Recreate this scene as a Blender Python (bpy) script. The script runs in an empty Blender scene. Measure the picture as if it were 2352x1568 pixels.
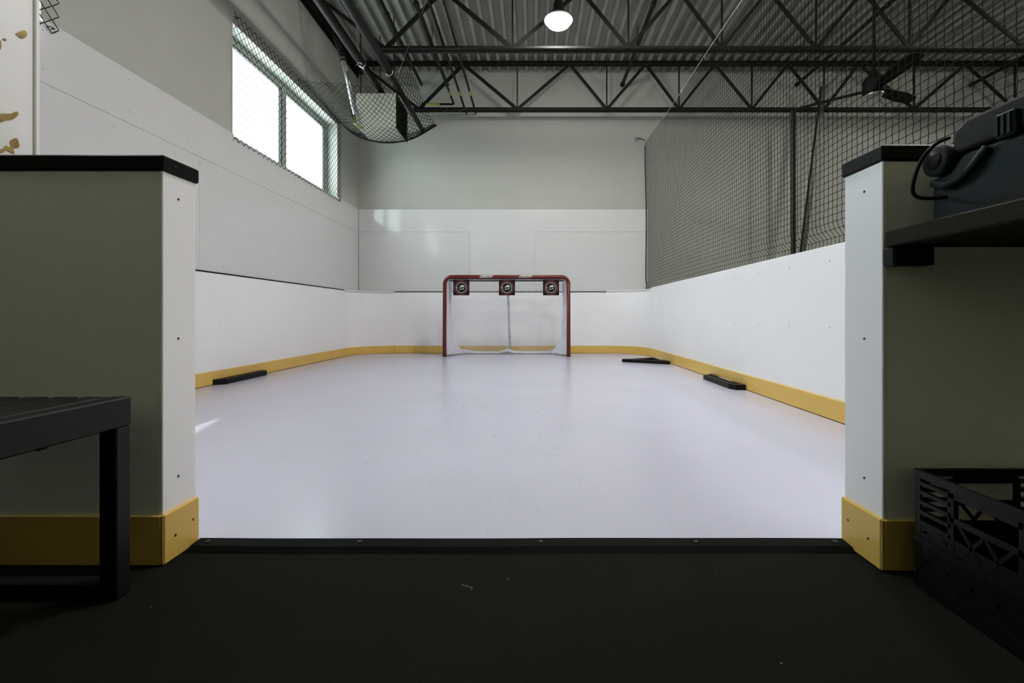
import bpy, math, random
from mathutils import Vector, Matrix

random.seed(7)
S = bpy.context.scene
COL = S.collection

# ------------------------------------------------------------------ camera, sky, sun, exposure
F, CX, CY, EYE = 1066.0, 1225.0, 724.0, 0.635      # focal length and principal point in photo pixels, eye height
cam_d = bpy.data.cameras.new('camera')
cam_d.sensor_width = 36.0
cam_d.lens = 36.0 * F / 2352.0
cam_d.shift_x = -(CX - 1176.0) / 2352.0
cam_d.shift_y = -(784.0 - CY) / 2352.0
cam_d.clip_start = 0.02
cam = bpy.data.objects.new('camera', cam_d)
COL.objects.link(cam)
cam.location = (0, 0, EYE)
cam.rotation_euler = (math.radians(90), 0, 0)
S.camera = cam

world = bpy.data.worlds.new('sky')
S.world = world
world.use_nodes = True
bg = world.node_tree.nodes['Background']
bg.inputs['Color'].default_value = (0.86, 0.97, 1.0, 1)
bg.inputs['Strength'].default_value = 11.0

sun_d = bpy.data.lights.new('sun', 'SUN')
sun_d.energy = 9.0
sun_d.angle = 0.009
sun_d.color = (1.0, 0.97, 0.92)
sun = bpy.data.objects.new('sun', sun_d)
COL.objects.link(sun)
sun.location = (-8, 20, 12)
sun.rotation_euler = Vector((1.0, -3.32, -2.38)).to_track_quat('-Z', 'Y').to_euler()

LAMP_STRENGTH = 185.0
S.view_settings.view_transform = 'Standard'
S.view_settings.look = 'None'
S.view_settings.exposure = 0.0
S.view_settings.gamma = 1.0
S.view_settings.use_curve_mapping = False
S.cycles.max_bounces = 7
S.cycles.glossy_bounces = 2
S.cycles.caustics_reflective = False
S.cycles.caustics_refractive = False
S.cycles.adaptive_threshold = 0.035


def P(px, py, Y):
    """a photo pixel at the distance Y -> a point of the room"""
    return Vector(((px - CX) / F * Y, Y, EYE - (py - CY) / F * Y))


# ------------------------------------------------------------------ mesh collector
class MB:
    def __init__(self):
        self.v, self.f = [], []

    def add(self, vs, fs):
        n = len(self.v)
        self.v += [tuple(p) for p in vs]
        self.f += [tuple(i + n for i in q) for q in fs]
        return self

    def box(self, x0, x1, y0, y1, z0, z1, m=None):
        vs = [Vector(p) for p in ((x0, y0, z0), (x1, y0, z0), (x1, y1, z0), (x0, y1, z0),
                                  (x0, y0, z1), (x1, y0, z1), (x1, y1, z1), (x0, y1, z1))]
        if m is not None:
            vs = [m @ p for p in vs]
        return self.add(vs, [(0, 3, 2, 1), (4, 5, 6, 7), (0, 1, 5, 4), (1, 2, 6, 5), (2, 3, 7, 6), (3, 0, 4, 7)])

    def cbox(self, x0, x1, y0, y1, z0, z1, c, m=None):
        """box with chamfered edges"""
        xs, ys, zs = (x0, x1), (y0, y1), (z0, z1)
        vs, idx = [], {}
        for i in (0, 1):
            for j in (0, 1):
                for k in (0, 1):
                    sx, sy, sz = (1, -1)[i], (1, -1)[j], (1, -1)[k]
                    for ax in range(3):
                        p = [xs[i] + sx * c, ys[j] + sy * c, zs[k] + sz * c]
                        p[ax] = (xs[i], ys[j], zs[k])[ax]
                        idx[(i, j, k, ax)] = len(vs)
                        vs.append(m @ Vector(p) if m is not None else Vector(p))
        fs = []
        for s in (0, 1):
            fs.append([idx[(s, j, k, 0)] for j, k in ((0, 0), (1, 0), (1, 1), (0, 1))])
            fs.append([idx[(i, s, k, 1)] for i, k in ((0, 0), (0, 1), (1, 1), (1, 0))])
            fs.append([idx[(i, j, s, 2)] for i, j in ((0, 0), (1, 0), (1, 1), (0, 1))])
        for a in (0, 1):
            for b in (0, 1):
                fs.append([idx[(a, b, 0, 0)], idx[(a, b, 1, 0)], idx[(a, b, 1, 1)], idx[(a, b, 0, 1)]])
                fs.append([idx[(a, 0, b, 0)], idx[(a, 1, b, 0)], idx[(a, 1, b, 2)], idx[(a, 0, b, 2)]])
                fs.append([idx[(0, a, b, 1)], idx[(1, a, b, 1)], idx[(1, a, b, 2)], idx[(0, a, b, 2)]])
        for i in (0, 1):
            for j in (0, 1):
                for k in (0, 1):
                    fs.append([idx[(i, j, k, ax)] for ax in range(3)])
        return self.add(vs, fs)

    def tube(self, pts, r, n=6, cap=True, closed=False):
        pts = [Vector(p) for p in pts]
        m = len(pts)
        rs = r if isinstance(r, (list, tuple)) else [r] * m
        up = None
        vs = []
        for i, p in enumerate(pts):
            if closed:
                t = pts[(i + 1) % m] - pts[i - 1]
            else:
                t = pts[min(i + 1, m - 1)] - pts[max(i - 1, 0)]
            t.normalize()
            if up is None:
                up = Vector((0, 0, 1)) if abs(t.z) < 0.9 else Vector((1, 0, 0))
            a = up - t * up.dot(t)
            if a.length < 1e-6:
                a = t.orthogonal()
            a.normalize()
            up = a
            b = t.cross(a)
            for k in range(n):
                an = 2 * math.pi * k / n
                vs.append(p + (a * math.cos(an) + b * math.sin(an)) * rs[i])
        fs = []
        for i in range(m if closed else m - 1):
            i2 = (i + 1) % m
            for k in range(n):
                fs.append((i * n + k, i * n + (k + 1) % n, i2 * n + (k + 1) % n, i2 * n + k))
        if cap and not closed:
            fs.append(tuple(range(n))[::-1])
            fs.append(tuple((m - 1) * n + k for k in range(n)))
        return self.add(vs, fs)

    def thread(self, pts, r):
        """cheap three-sided cord"""
        return self.tube(pts, r, 3, cap=False)

    def lathe(self, prof, n=24, m=None, axis='z'):
        vs = []
        for (r, h) in prof:
            for k in range(n):
                an = 2 * math.pi * k / n
                p = Vector((r * math.cos(an), r * math.sin(an), h))
                if axis == 'y':
                    p = Vector((p.x, p.z, p.y))
                elif axis == 'x':
                    p = Vector((p.z, p.x, p.y))
                vs.append(m @ p if m is not None else p)
        fs = []
        for i in range(len(prof) - 1):
            for k in range(n):
                fs.append((i * n + k, i * n + (k + 1) % n, (i + 1) * n + (k + 1) % n, (i + 1) * n + k))
        fs.append(tuple(range(n))[::-1])
        fs.append(tuple((len(prof) - 1) * n + k for k in range(n)))
        return self.add(vs, fs)

    def prism(self, poly, h0, h1, axis='z', m=None):
        """poly: list of (a, b); extruded along axis between h0 and h1"""
        def mk(a, b, h):
            p = Vector((a, b, h)) if axis == 'z' else (Vector((a, h, b)) if axis == 'y' else Vector((h, a, b)))
            return m @ p if m is not None else p
        n = len(poly)
        vs = [mk(a, b, h0) for a, b in poly] + [mk(a, b, h1) for a, b in poly]
        fs = [tuple(range(n))[::-1], tuple(range(n, 2 * n))]
        for i in range(n):
            fs.append((i, (i + 1) % n, n + (i + 1) % n, n + i))
        return self.add(vs, fs)

    def sheet(self, grid):
        """grid[i][j] -> surface of quads"""
        w = len(grid[0])
        vs = [p for row in grid for p in row]
        fs = []
        for i in range(len(grid) - 1):
            for j in range(w - 1):
                fs.append((i * w + j, i * w + j + 1, (i + 1) * w + j + 1, (i + 1) * w + j))
        return self.add(vs, fs)

    def mesh(self, name, mat, smooth=False):
        me = bpy.data.meshes.new(name)
        me.from_pydata(self.v, [], self.f)
        import bmesh
        b = bmesh.new()
        b.from_mesh(me)
        bmesh.ops.recalc_face_normals(b, faces=b.faces[:])
        b.to_mesh(me)
        b.free()
        me.materials.append(mat)
        if smooth:
            me.polygons.foreach_set('use_smooth', [True] * len(me.polygons))
        me.update()
        return me

    def build(self, name, mat, parent=None, smooth=False, auto=False):
        o = bpy.data.objects.new(name, self.mesh(name, mat, smooth))
        COL.objects.link(o)
        if parent is not None:
            o.parent = parent
            o.matrix_parent_inverse = parent_matrix(parent).inverted()
        if auto:
            md = o.modifiers.new('edge', 'BEVEL')
            md.width = auto
            md.segments = 2
            md.limit_method = 'ANGLE'
        return o


def parent_matrix(o):
    m = Matrix.LocRotScale(o.location, o.rotation_euler, o.scale)
    if o.parent is not None:
        m = parent_matrix(o.parent) @ o.matrix_parent_inverse @ m
    return m


def empty(name, loc=(0, 0, 0), parent=None):
    o = bpy.data.objects.new(name, None)
    o.empty_display_size = 0.05
    COL.objects.link(o)
    o.location = loc
    if parent is not None:
        o.parent = parent
        o.matrix_parent_inverse = parent_matrix(parent).inverted()
    return o


def tag(o, label, cat=None, group=None, kind=None):
    if label:
        o['label'] = label
    if cat:
        o['category'] = cat
    if group:
        o['group'] = group
    if kind:
        o['kind'] = kind
    return o


def struct(o, label=None):
    o['kind'] = 'structure'
    if label:
        o['label'] = label
    return o


def link_copy(mesh_obj, parent, loc):
    """another piece that shares the mesh of mesh_obj; loc is in the parent's space"""
    c = mesh_obj.copy()
    COL.objects.link(c)
    c.parent = parent
    c.location = loc
    return c


# ------------------------------------------------------------------ materials
def mat(name, col, rough=0.6, metal=0.0, var=0.0, scale=6.0, bump=0.0, bscale=40.0, spec=0.5, col2=None,
        stretch=(1, 1, 1), coat=0.0):
    m = bpy.data.materials.new(name)
    m.use_nodes = True
    nt = m.node_tree
    b = nt.nodes['Principled BSDF']
    b.inputs['Base Color'].default_value = (*col, 1)
    b.inputs['Roughness'].default_value = rough
    b.inputs['Metallic'].default_value = metal
    b.inputs['Specular IOR Level'].default_value = spec
    if coat:
        b.inputs['Coat Weight'].default_value = coat
        b.inputs['Coat Roughness'].default_value = 0.08
    tc = nt.nodes.new('ShaderNodeTexCoord')
    mp = nt.nodes.new('ShaderNodeMapping')
    mp.inputs['Scale'].default_value = stretch
    nt.links.new(tc.outputs['Object'], mp.inputs['Vector'])
    if var or col2:
        no = nt.nodes.new('ShaderNodeTexNoise')
        no.inputs['Scale'].default_value = scale
        no.inputs['Detail'].default_value = 6
        no.inputs['Roughness'].default_value = 0.6
        nt.links.new(mp.outputs['Vector'], no.inputs['Vector'])
        rp = nt.nodes.new('ShaderNodeValToRGB')
        rp.color_ramp.elements[0].position = 0.3
        rp.color_ramp.elements[1].position = 0.7
        c2 = col2 if col2 else tuple(c * (1 - var) for c in col)
        rp.color_ramp.elements[0].color = (*c2, 1)
        rp.color_ramp.elements[1].color = (*col, 1)
        nt.links.new(no.outputs['Fac'], rp.inputs['Fac'])
        nt.links.new(rp.outputs['Color'], b.inputs['Base Color'])
    if bump:
        nb = nt.nodes.new('ShaderNodeTexNoise')
        nb.inputs['Scale'].default_value = bscale
        nb.inputs['Detail'].default_value = 4
        nt.links.new(mp.outputs['Vector'], nb.inputs['Vector'])
        bm = nt.nodes.new('ShaderNodeBump')
        bm.inputs['Strength'].default_value = bump
        bm.inputs['Distance'].default_value = 0.02
        nt.links.new(nb.outputs['Fac'], bm.inputs['Height'])
        nt.links.new(bm.outputs['Normal'], b.inputs['Normal'])
    return m


M = {}
M['drywall'] = mat('painted_wall', (0.455, 0.458, 0.415), 0.75, var=0.05, scale=2.5, bump=0.02, bscale=60)
M['panel'] = mat('white_plastic_panel', (0.685, 0.68, 0.68), 0.08, var=0.03, scale=3, bump=0.07, bscale=1.8)
M['board'] = mat('white_board_plastic', (0.92, 0.91, 0.92), 0.32, var=0.03, scale=2.5, bump=0.05, bscale=2.5)
M['kick'] = mat('yellow_kick_plastic', (0.77, 0.50, 0.12), 0.30, var=0.06, scale=4, spec=0.3)
M['black'] = mat('black_plastic', (0.007, 0.007, 0.006), 0.45, var=0.2, scale=20, spec=0.15)
M['black_gloss'] = mat('black_cap_plastic', (0.006, 0.006, 0.005), 0.4, spec=0.08)
M['gap'] = mat('gap_shade_strip', (0.008, 0.008, 0.008), 0.7, spec=0.1)  # near-black for strips that stand in for shaded gaps
M['sill'] = mat('black_sill_rubber', (0.004, 0.0045, 0.004), 0.6, spec=0.05)
M['steel'] = mat('dark_painted_steel', (0.014, 0.0145, 0.012), 0.55, var=0.25, scale=9, bump=0.02, spec=0.2)
M['pipe'] = mat('black_pipe', (0.010, 0.010, 0.009), 0.5, var=0.2, scale=14, spec=0.2)
M['galv'] = mat('galvanised_metal', (0.42, 0.44, 0.43), 0.32, metal=0.85, var=0.15, scale=12)
M['cable'] = mat('steel_cable', (0.45, 0.46, 0.44), 0.35, metal=0.7)
M['screw'] = mat('screw_head', (0.03, 0.03, 0.028), 0.5, metal=0.3)
M['screw_pale'] = mat('zinc_screw_head', (0.24, 0.24, 0.23), 0.5, metal=0.3)
M['hole'] = mat('screw_recess', (0.03, 0.03, 0.03), 0.8)
M['cord'] = mat('black_net_cord', (0.007, 0.007, 0.006), 0.85, spec=0.05)
M['mesh_wire'] = mat('black_vinyl_wire', (0.008, 0.0085, 0.007), 0.6, spec=0.06)
M['white_cord'] = mat('white_net_cord', (0.78, 0.79, 0.80), 0.8)
M['white_cloth'] = mat('white_canvas', (0.72, 0.72, 0.78), 0.8, var=0.2, scale=16, bump=0.2, bscale=25)
M['white_paint'] = mat('chipped_white_paint', (0.75, 0.75, 0.76), 0.5, col2=(0.30, 0.30, 0.30), scale=22)
M['red'] = mat('red_painted_tube', (0.135, 0.009, 0.008), 0.35, var=0.15, scale=8)
M['ring_red'] = mat('dark_red_print', (0.12, 0.010, 0.014), 0.5, var=0.3, scale=14)
M['ring_white'] = mat('pale_print', (0.55, 0.60, 0.56), 0.5)
M['logo_white'] = mat('white_print', (0.72, 0.73, 0.72), 0.5)
M['logo_grey'] = mat('grey_print', (0.16, 0.16, 0.15), 0.5)
M['sticker'] = mat('white_sticker', (0.72, 0.70, 0.68), 0.45)
M['frame'] = mat('window_frame_vinyl', (0.42, 0.45, 0.38), 0.45, var=0.05)
M['gasket'] = mat('black_gasket', (0.01, 0.012, 0.01), 0.6)
M['heater'] = mat('beige_enamel', (0.46, 0.46, 0.39), 0.45, var=0.05)
M['bench'] = mat('black_powder_coat', (0.006, 0.006, 0.0065), 0.5, var=0.2, scale=30, bump=0.03, bscale=200, spec=0.25)
M['crate'] = mat('black_crate_plastic', (0.004, 0.004, 0.004), 0.4, spec=0.2)
M['teal'] = mat('dark_teal_plastic', (0.013, 0.020, 0.022), 0.5, spec=0.15, var=0.15, scale=12)
M['yellow_band'] = mat('yellow_pipe_band', (0.42, 0.36, 0.06), 0.5)
M['lime'] = mat('yellow_green_hose', (0.22, 0.25, 0.03), 0.5)
M['wood'] = mat('worn_wood', (0.022, 0.018, 0.012), 0.65, spec=0.1, var=0.45, scale=5, stretch=(1, 12, 12), bump=0.1, bscale=30)
M['lobby_wall'] = mat('lobby_bounce_paint', (0.62, 0.61, 0.38), 0.8, var=0.05)  # unseen walls, pale yellow set for the light they bounce onto the boards
M['concrete'] = mat('grey_concrete', (0.30, 0.30, 0.28), 0.8, var=0.2, scale=4)
M['deck'] = mat('grey_steel_deck', (0.36, 0.365, 0.325), 0.55, metal=0.1, var=0.35, scale=1.6)
M['dull_strip'] = mat('dull_wall_strip', (0.36, 0.37, 0.33), 0.8)
M['fan'] = mat('matt_black_fan', (0.003, 0.003, 0.003), 0.6, spec=0.08)
M['thread'] = mat('pale_thread', (0.4, 0.4, 0.36), 0.7)

# the synthetic ice: blue-white, with faint skate scuffs in the middle
m = mat('synthetic_ice', (0.74, 0.75, 0.86), 0.24, bump=0.015, bscale=5)
nt = m.node_tree
b = nt.nodes['Principled BSDF']
tc = nt.nodes.new('ShaderNodeTexCoord')
def noise(scale, det, stretch, rot=0.0):
    mp = nt.nodes.new('ShaderNodeMapping')
    mp.inputs['Scale'].default_value = stretch
    mp.inputs['Rotation'].default_value = (0, 0, rot)
    nt.links.new(tc.outputs['Object'], mp.inputs['Vector'])
    n = nt.nodes.new('ShaderNodeTexNoise')
    n.inputs['Scale'].default_value = scale
    n.inputs['Detail'].default_value = det
    nt.links.new(mp.outputs['Vector'], n.inputs['Vector'])
    return n
def ramp(src, a, bb):
    r = nt.nodes.new('ShaderNodeValToRGB')
    r.color_ramp.elements[0].position = a
    r.color_ramp.elements[1].position = bb
    nt.links.new(src, r.inputs['Fac'])
    return r
n1 = noise(3.0, 8, (1, 1, 1))
n2 = noise(9.0, 5, (6, 0.7, 1), 0.55)
n3 = noise(9.0, 5, (0.7, 6, 1), 0.35)
n4 = noise(1.1, 2, (1, 1, 1))
r2 = ramp(n2.outputs['Fac'], 0.60, 0.74)
r3 = ramp(n3.outputs['Fac'], 0.60, 0.74)
mx = nt.nodes.new('ShaderNodeMath'); mx.operation = 'MAXIMUM'
nt.links.new(r2.outputs['Color'], mx.inputs[0]); nt.links.new(r3.outputs['Color'], mx.inputs[1])
# where most of the skating happens: in front of the goal
gr = nt.nodes.new('ShaderNodeMapping')
gr.inputs['Location'].default_value = (0.10, -1.18, 0)
gr.inputs['Scale'].default_value = (0.62, 0.36, 1)
nt.links.new(tc.outputs['Object'], gr.inputs['Vector'])
sp = nt.nodes.new('ShaderNodeTexGradient'); sp.gradient_type = 'SPHERICAL'
nt.links.new(gr.outputs['Vector'], sp.inputs['Vector'])
mu = nt.nodes.new('ShaderNodeMath'); mu.operation = 'MULTIPLY'
nt.links.new(mx.outputs[0], mu.inputs[0]); nt.links.new(sp.outputs['Fac'], mu.inputs[1])
mu2 = nt.nodes.new('ShaderNodeMath'); mu2.operation = 'MULTIPLY'
r1 = ramp(n1.outputs['Fac'], 0.40, 0.65)
nt.links.new(mu.outputs[0], mu2.inputs[0]); nt.links.new(r1.outputs['Color'], mu2.inputs[1])
sc_ = nt.nodes.new('ShaderNodeMath'); sc_.operation = 'MULTIPLY'; sc_.inputs[1].default_value = 1.0
nt.links.new(mu2.outputs[0], sc_.inputs[0])
base = nt.nodes.new('ShaderNodeMix'); base.data_type = 'RGBA'
base.inputs['A'].default_value = (0.605, 0.60, 0.725, 1)
base.inputs['B'].default_value = (0.575, 0.575, 0.685, 1)
nt.links.new(ramp(n4.outputs['Fac'], 0.35, 0.65).outputs['Color'], base.inputs['Factor'])
scuff = nt.nodes.new('ShaderNodeMix'); scuff.data_type = 'RGBA'
scuff.inputs['B'].default_value = (0.36, 0.365, 0.42, 1)
nt.links.new(sc_.outputs[0], scuff.inputs['Factor'])
nt.links.new(base.outputs['Result'], scuff.inputs['A'])
nt.links.new(scuff.outputs['Result'], b.inputs['Base Color'])
M['ice'] = m

# rubber mat with a few pale specks of dirt
m = mat('black_rubber_mat', (0.012, 0.012, 0.011), 0.9, bump=0.15, bscale=120, spec=0.08)
nt = m.node_tree
b = nt.nodes['Principled BSDF']
tc = nt.nodes.new('ShaderNodeTexCoord')
vo = nt.nodes.new('ShaderNodeTexVoronoi'); vo.inputs['Scale'].default_value = 11.0
nt.links.new(tc.outputs['Object'], vo.inputs['Vector'])
lt = nt.nodes.new('ShaderNodeMath'); lt.operation = 'LESS_THAN'; lt.inputs[1].default_value = 0.022
nt.links.new(vo.outputs['Distance'], lt.inputs[0])
n5 = noise(2.0, 4, (1, 1, 1))
bs = nt.nodes.new('ShaderNodeMix'); bs.data_type = 'RGBA'
bs.inputs['A'].default_value = (0.007, 0.0072, 0.0055, 1); bs.inputs['B'].default_value = (0.011, 0.011, 0.0085, 1)
nt.links.new(n5.outputs['Fac'], bs.inputs['Factor'])
mi = nt.nodes.new('ShaderNodeMix'); mi.data_type = 'RGBA'
mi.inputs['B'].default_value = (0.25, 0.25, 0.23, 1)
nt.links.new(lt.outputs[0], mi.inputs['Factor']); nt.links.new(bs.outputs['Result'], mi.inputs['A'])
nt.links.new(mi.outputs['Result'], b.inputs['Base Color'])
M['mat'] = m

# brown glue left on the post above the boards
m = mat('brown_glue', (0.3, 0.2, 0.05), 0.45)
nt = m.node_tree
b = nt.nodes['Principled BSDF']
tc = nt.nodes.new('ShaderNodeTexCoord')
n7 = noise(30.0, 3, (1, 1, 1))
gl = nt.nodes.new('ShaderNodeMix'); gl.data_type = 'RGBA'
gl.inputs['A'].default_value = (0.22, 0.12, 0.02, 1); gl.inputs['B'].default_value = (0.48, 0.33, 0.09, 1)
nt.links.new(ramp(n7.outputs['Fac'], 0.35, 0.65).outputs['Color'], gl.inputs['Factor'])
nt.links.new(gl.outputs['Result'], b.inputs['Base Color'])
M['glue'] = m

# window glass: clear pane, glossy at grazing angles
m = bpy.data.materials.new('window_glass')
m.use_nodes = True
nt = m.node_tree
nt.nodes.remove(nt.nodes['Principled BSDF'])
tr = nt.nodes.new('ShaderNodeBsdfTransparent'); tr.inputs['Color'].default_value = (0.93, 0.97, 0.96, 1)
gs = nt.nodes.new('ShaderNodeBsdfGlossy'); gs.inputs['Roughness'].default_value = 0.02
lw = nt.nodes.new('ShaderNodeLayerWeight'); lw.inputs['Blend'].default_value = 0.5
pw = nt.nodes.new('ShaderNodeMath'); pw.operation = 'POWER'; pw.inputs[1].default_value = 5.0
nt.links.new(lw.outputs['Facing'], pw.inputs[0])
fr = nt.nodes.new('ShaderNodeMath'); fr.operation = 'MULTIPLY_ADD'; fr.inputs[1].default_value = 0.5; fr.inputs[2].default_value = 0.03
nt.links.new(pw.outputs[0], fr.inputs[0])
ms = nt.nodes.new('ShaderNodeMixShader')
nt.links.new(fr.outputs[0], ms.inputs[0]); nt.links.new(tr.outputs[0], ms.inputs[1]); nt.links.new(gs.outputs[0], ms.inputs[2])
nt.links.new(ms.outputs[0], nt.nodes['Material Output'].inputs['Surface'])
M['glass'] = m

# lamp lens
m = bpy.data.materials.new('lit_lamp_lens')
m.use_nodes = True
nt = m.node_tree
nt.nodes.remove(nt.nodes['Principled BSDF'])
em = nt.nodes.new('ShaderNodeEmission'); em.inputs['Color'].default_value = (1.0, 0.97, 0.93, 1)
em.inputs['Strength'].default_value = LAMP_STRENGTH
nt.links.new(em.outputs[0], nt.nodes['Material Output'].inputs['Surface'])
M['lens'] = m

# ------------------------------------------------------------------ the room
XL, XR, YF = -2.93, 1.82, 7.78          # faces of the rink boards: left, right; kick plate line of the far end
YD = 1.305                              # rink side of the doorway
DECK = 4.73
struct(MB().box(-2.98, 1.90, 1.29, 7.83, -0.10, 0.0).build('floor', M['ice']))
struct(MB().box(-3.10, 2.10, -2.6, 1.29, -0.10, -0.004).build('floor_lobby', M['mat']))
struct(MB().box(1.90, 9.1, 1.0, 7.83, -0.10, -0.002).build('floor_hall', M['concrete']))

# walls
W = 0.20                                 # thickness of the window wall
win = [(4.57, 7.01), (0.35, 2.79)]
z0, z1 = 2.40, 3.515
mb = MB()
mb.box(XL - 0.03 - W, XL - 0.03, -2.6, 8.1, -0.1, z0)
mb.box(XL - 0.03 - W, XL - 0.03, -2.6, 8.1, z1, 5.0)
ys = [-2.6, 0.35, 2.79, 4.57, 7.01, 8.1]
for a, bb in ((0, 1), (2, 3), (4, 5)):
    mb.box(XL - 0.03 - W, XL - 0.03, ys[a], ys[bb], z0, z1)
wall_left = struct(mb.build('wall_left', M['drywall']))
wall_far = struct(MB().box(XL - 0.03, 9.1, 7.83, 8.03, -0.1, 5.0).build('wall_far', M['drywall']))
struct(MB().box(9.1, 9.3, 1.17, 8.03, -0.1, 5.0).build('wall_right', M['drywall']))
struct(MB().box(2.10, 9.1, 1.17, 1.30, -0.1, 5.0).build('wall_hall', M['drywall']))
struct(MB().box(2.0, 2.1, -2.6, 1.30, -0.1, 5.0).build('wall_lobby', M['lobby_wall']))
struct(MB().box(-2.96, 2.1, -2.75, -2.6, -0.1, 5.0).build('wall_rear', M['lobby_wall']))

# unseen dark dado, added to keep bounce light off the lower doorway boards
for nm, bb in (('trim_5', (-2.96, 2.0, -2.6, -2.58, -0.004, 1.0)), ('trim_6', (-2.96, -2.94, -2.58, 1.18, -0.004, 1.0))):
    struct(MB().box(*bb).build(nm, M['mat']))

# white plastic sheets screwed to the walls above the boards: 1.03-2.04 and a strip 2.04-2.42
def screws(parent, pts, normal, r=0.0042, name='screw_heads'):
    mb = MB()
    for p in pts:
        if normal == 'y':
            mb.lathe([(r, 0.0), (r * 0.9, -0.0015)], 6, Matrix.Translation(p), 'y')
        elif normal == '-x':
            mb.lathe([(r, 0.0), (r * 0.9, -0.0015)], 6, Matrix.Translation(p), 'x')
        else:
            mb.lathe([(r, 0.0), (r * 0.9, 0.0015)], 6, Matrix.Translation(p), 'x')
    o = mb.build(name, M['screw_pale'], parent)
    o['kind'] = 'stuff'
    return o

G = 0.0011
for (x0, x1, za, zb) in ((-2.945, -1.08, 1.035, 2.04), (-1.08, 0.02, 1.035, 2.045), (0.02, 1.93, 1.035, 2.04),
                         (-2.945, 1.93, 2.04, 2.42)):
    p = MB().cbox(x0 + G, x1 - G, 7.818, 7.83, za + G, zb - G, 0.0015).build('panel', M['panel'], wall_far)
    n = max(2, round((x1 - x0) / 0.385))
    zs = [za + 0.06, (za + zb) / 2 - 0.05, zb - 0.06] if zb - za > 0.6 else [za + 0.07, zb - 0.06]
    screws(p, [(x0 + (x1 - x0) * (i + 0.5) / n + random.uniform(-.004, .004), 7.8182, z + random.uniform(-.004, .004)) for i in range(n) for z in zs], 'y')
for (y0, y1, za, zb) in ((1.31, 4.10, 1.035, 2.035), (4.10, 7.816, 1.035, 2.035), (1.31, 7.816, 2.035, 2.385 + 0.035)):
    zt = zb
    if zb < 2.2:
        p = MB().cbox(XL - 0.03, XL - 0.018, y0 + G, y1 - G, za + G, zb - G, 0.0015).build('panel', M['panel'], wall_left)
    else:                                # the top strip is notched round the window sills
        poly = [(y0 + G, za + G), (y1 - G, za + G), (y1 - G, zb), (7.01, zb), (7.01, 2.399), (4.57, 2.399), (4.57, zb), (2.79, zb), (2.79, 2.399), (y0 + G, 2.399)]
        p = MB().prism(poly, XL - 0.03, XL - 0.018, 'x').build('panel', M['panel'], wall_left)
    n = max(2, round((y1 - y0) / 0.60))
    zs = [za + 0.06, (za + zb) / 2, zb - 0.07] if zb - za > 0.6 else [za + 0.08, zt - 0.07]
    screws(p, [(XL - 0.0185, y0 + (y1 - y0) * (i + 0.5) / n, z) for i in range(n) for z in zs], 'x')

# steel roof deck: trapezoid ribs, sheets of six ribs
PITCH = 0.1524
def deck_profile():
    pts = []
    for k in range(6):
        x = k * PITCH
        pts += [(x, 0.072), (x + 0.074, 0.072), (x + 0.084, 0.0), (x + 0.126, 0.0), (x + 0.136, 0.072)]
    pts.append((6 * PITCH, 0.072))
    return pts
prof = deck_profile()
mb = MB()
mb.sheet([[(x, y, z) for (x, z) in prof] for y in (-2.6, 7.83)])
mb.sheet([[(x, y, z + 0.003) for (x, z) in prof] for y in (-2.6, 7.83)])
mb.sheet([[(x, 7.83, z + d) for (x, z) in prof] for d in (0, 0.003)])
ceil = struct(MB().box(XL - 0.03, 9.1, -2.6, 7.83, DECK + 0.080, DECK + 0.16).build('ceiling', M['deck']))
x = XL - 0.03
first = None
while x < 9.0:
    if first is None:
        first = mb.build('deck_sheet', M['deck'], ceil)
        first.location = (x, 0, DECK)
        first.matrix_parent_inverse = Matrix()
    else:
        link_copy(first, ceil, (x, 0, DECK))
    x += 6 * PITCH

# ledger angle along the top of the left wall and far wall
struct(MB().box(XL - 0.03, XL + 0.06, -2.6, 7.83, DECK - 0.035, DECK - 0.002).box(XL - 0.03, XL - 0.02, -2.6, 7.83, DECK - 0.10, DECK - 0.035)
       .build('trim_1', M['steel']))

# slightly darker vertical strips on the hall part of the far wall
for i_, x_ in enumerate((3.66, 3.98)):
    struct(MB().box(x_ - 0.025, x_ + 0.025, 7.822, 7.83, 0.0, 3.55).build('trim_%d' % (3 + i_), M['dull_strip']))
# black ramp strip on the doorway sill
mb = MB()
N = 40
bot, top = [], []
for i in range(N + 1):
    xx = -0.935 + i * (1.80 / N)
    wv = 0.004 * math.sin(xx * 4.1) + 0.002 * math.sin(xx * 11)
    top.append([(xx, 1.245 + wv * 0.6, -0.0035), (xx, 1.262 + wv, 0.008), (xx, 1.303 + wv * 0.4, 0.010), (xx, 1.303 + wv * 0.4, -0.0035)])
mb.sheet(top)
tr1 = struct(mb.build('trim_2', M['sill']))
for xx in (-0.90, -0.48, 0.02, 0.45, 0.835):
    MB().lathe([(0.006, 0.0085), (0.006, 0.0108), (0.003, 0.0115)], 10, Matrix.Translation((xx, 1.284, 0))).build('screw', M['screw'], tr1)

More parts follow.
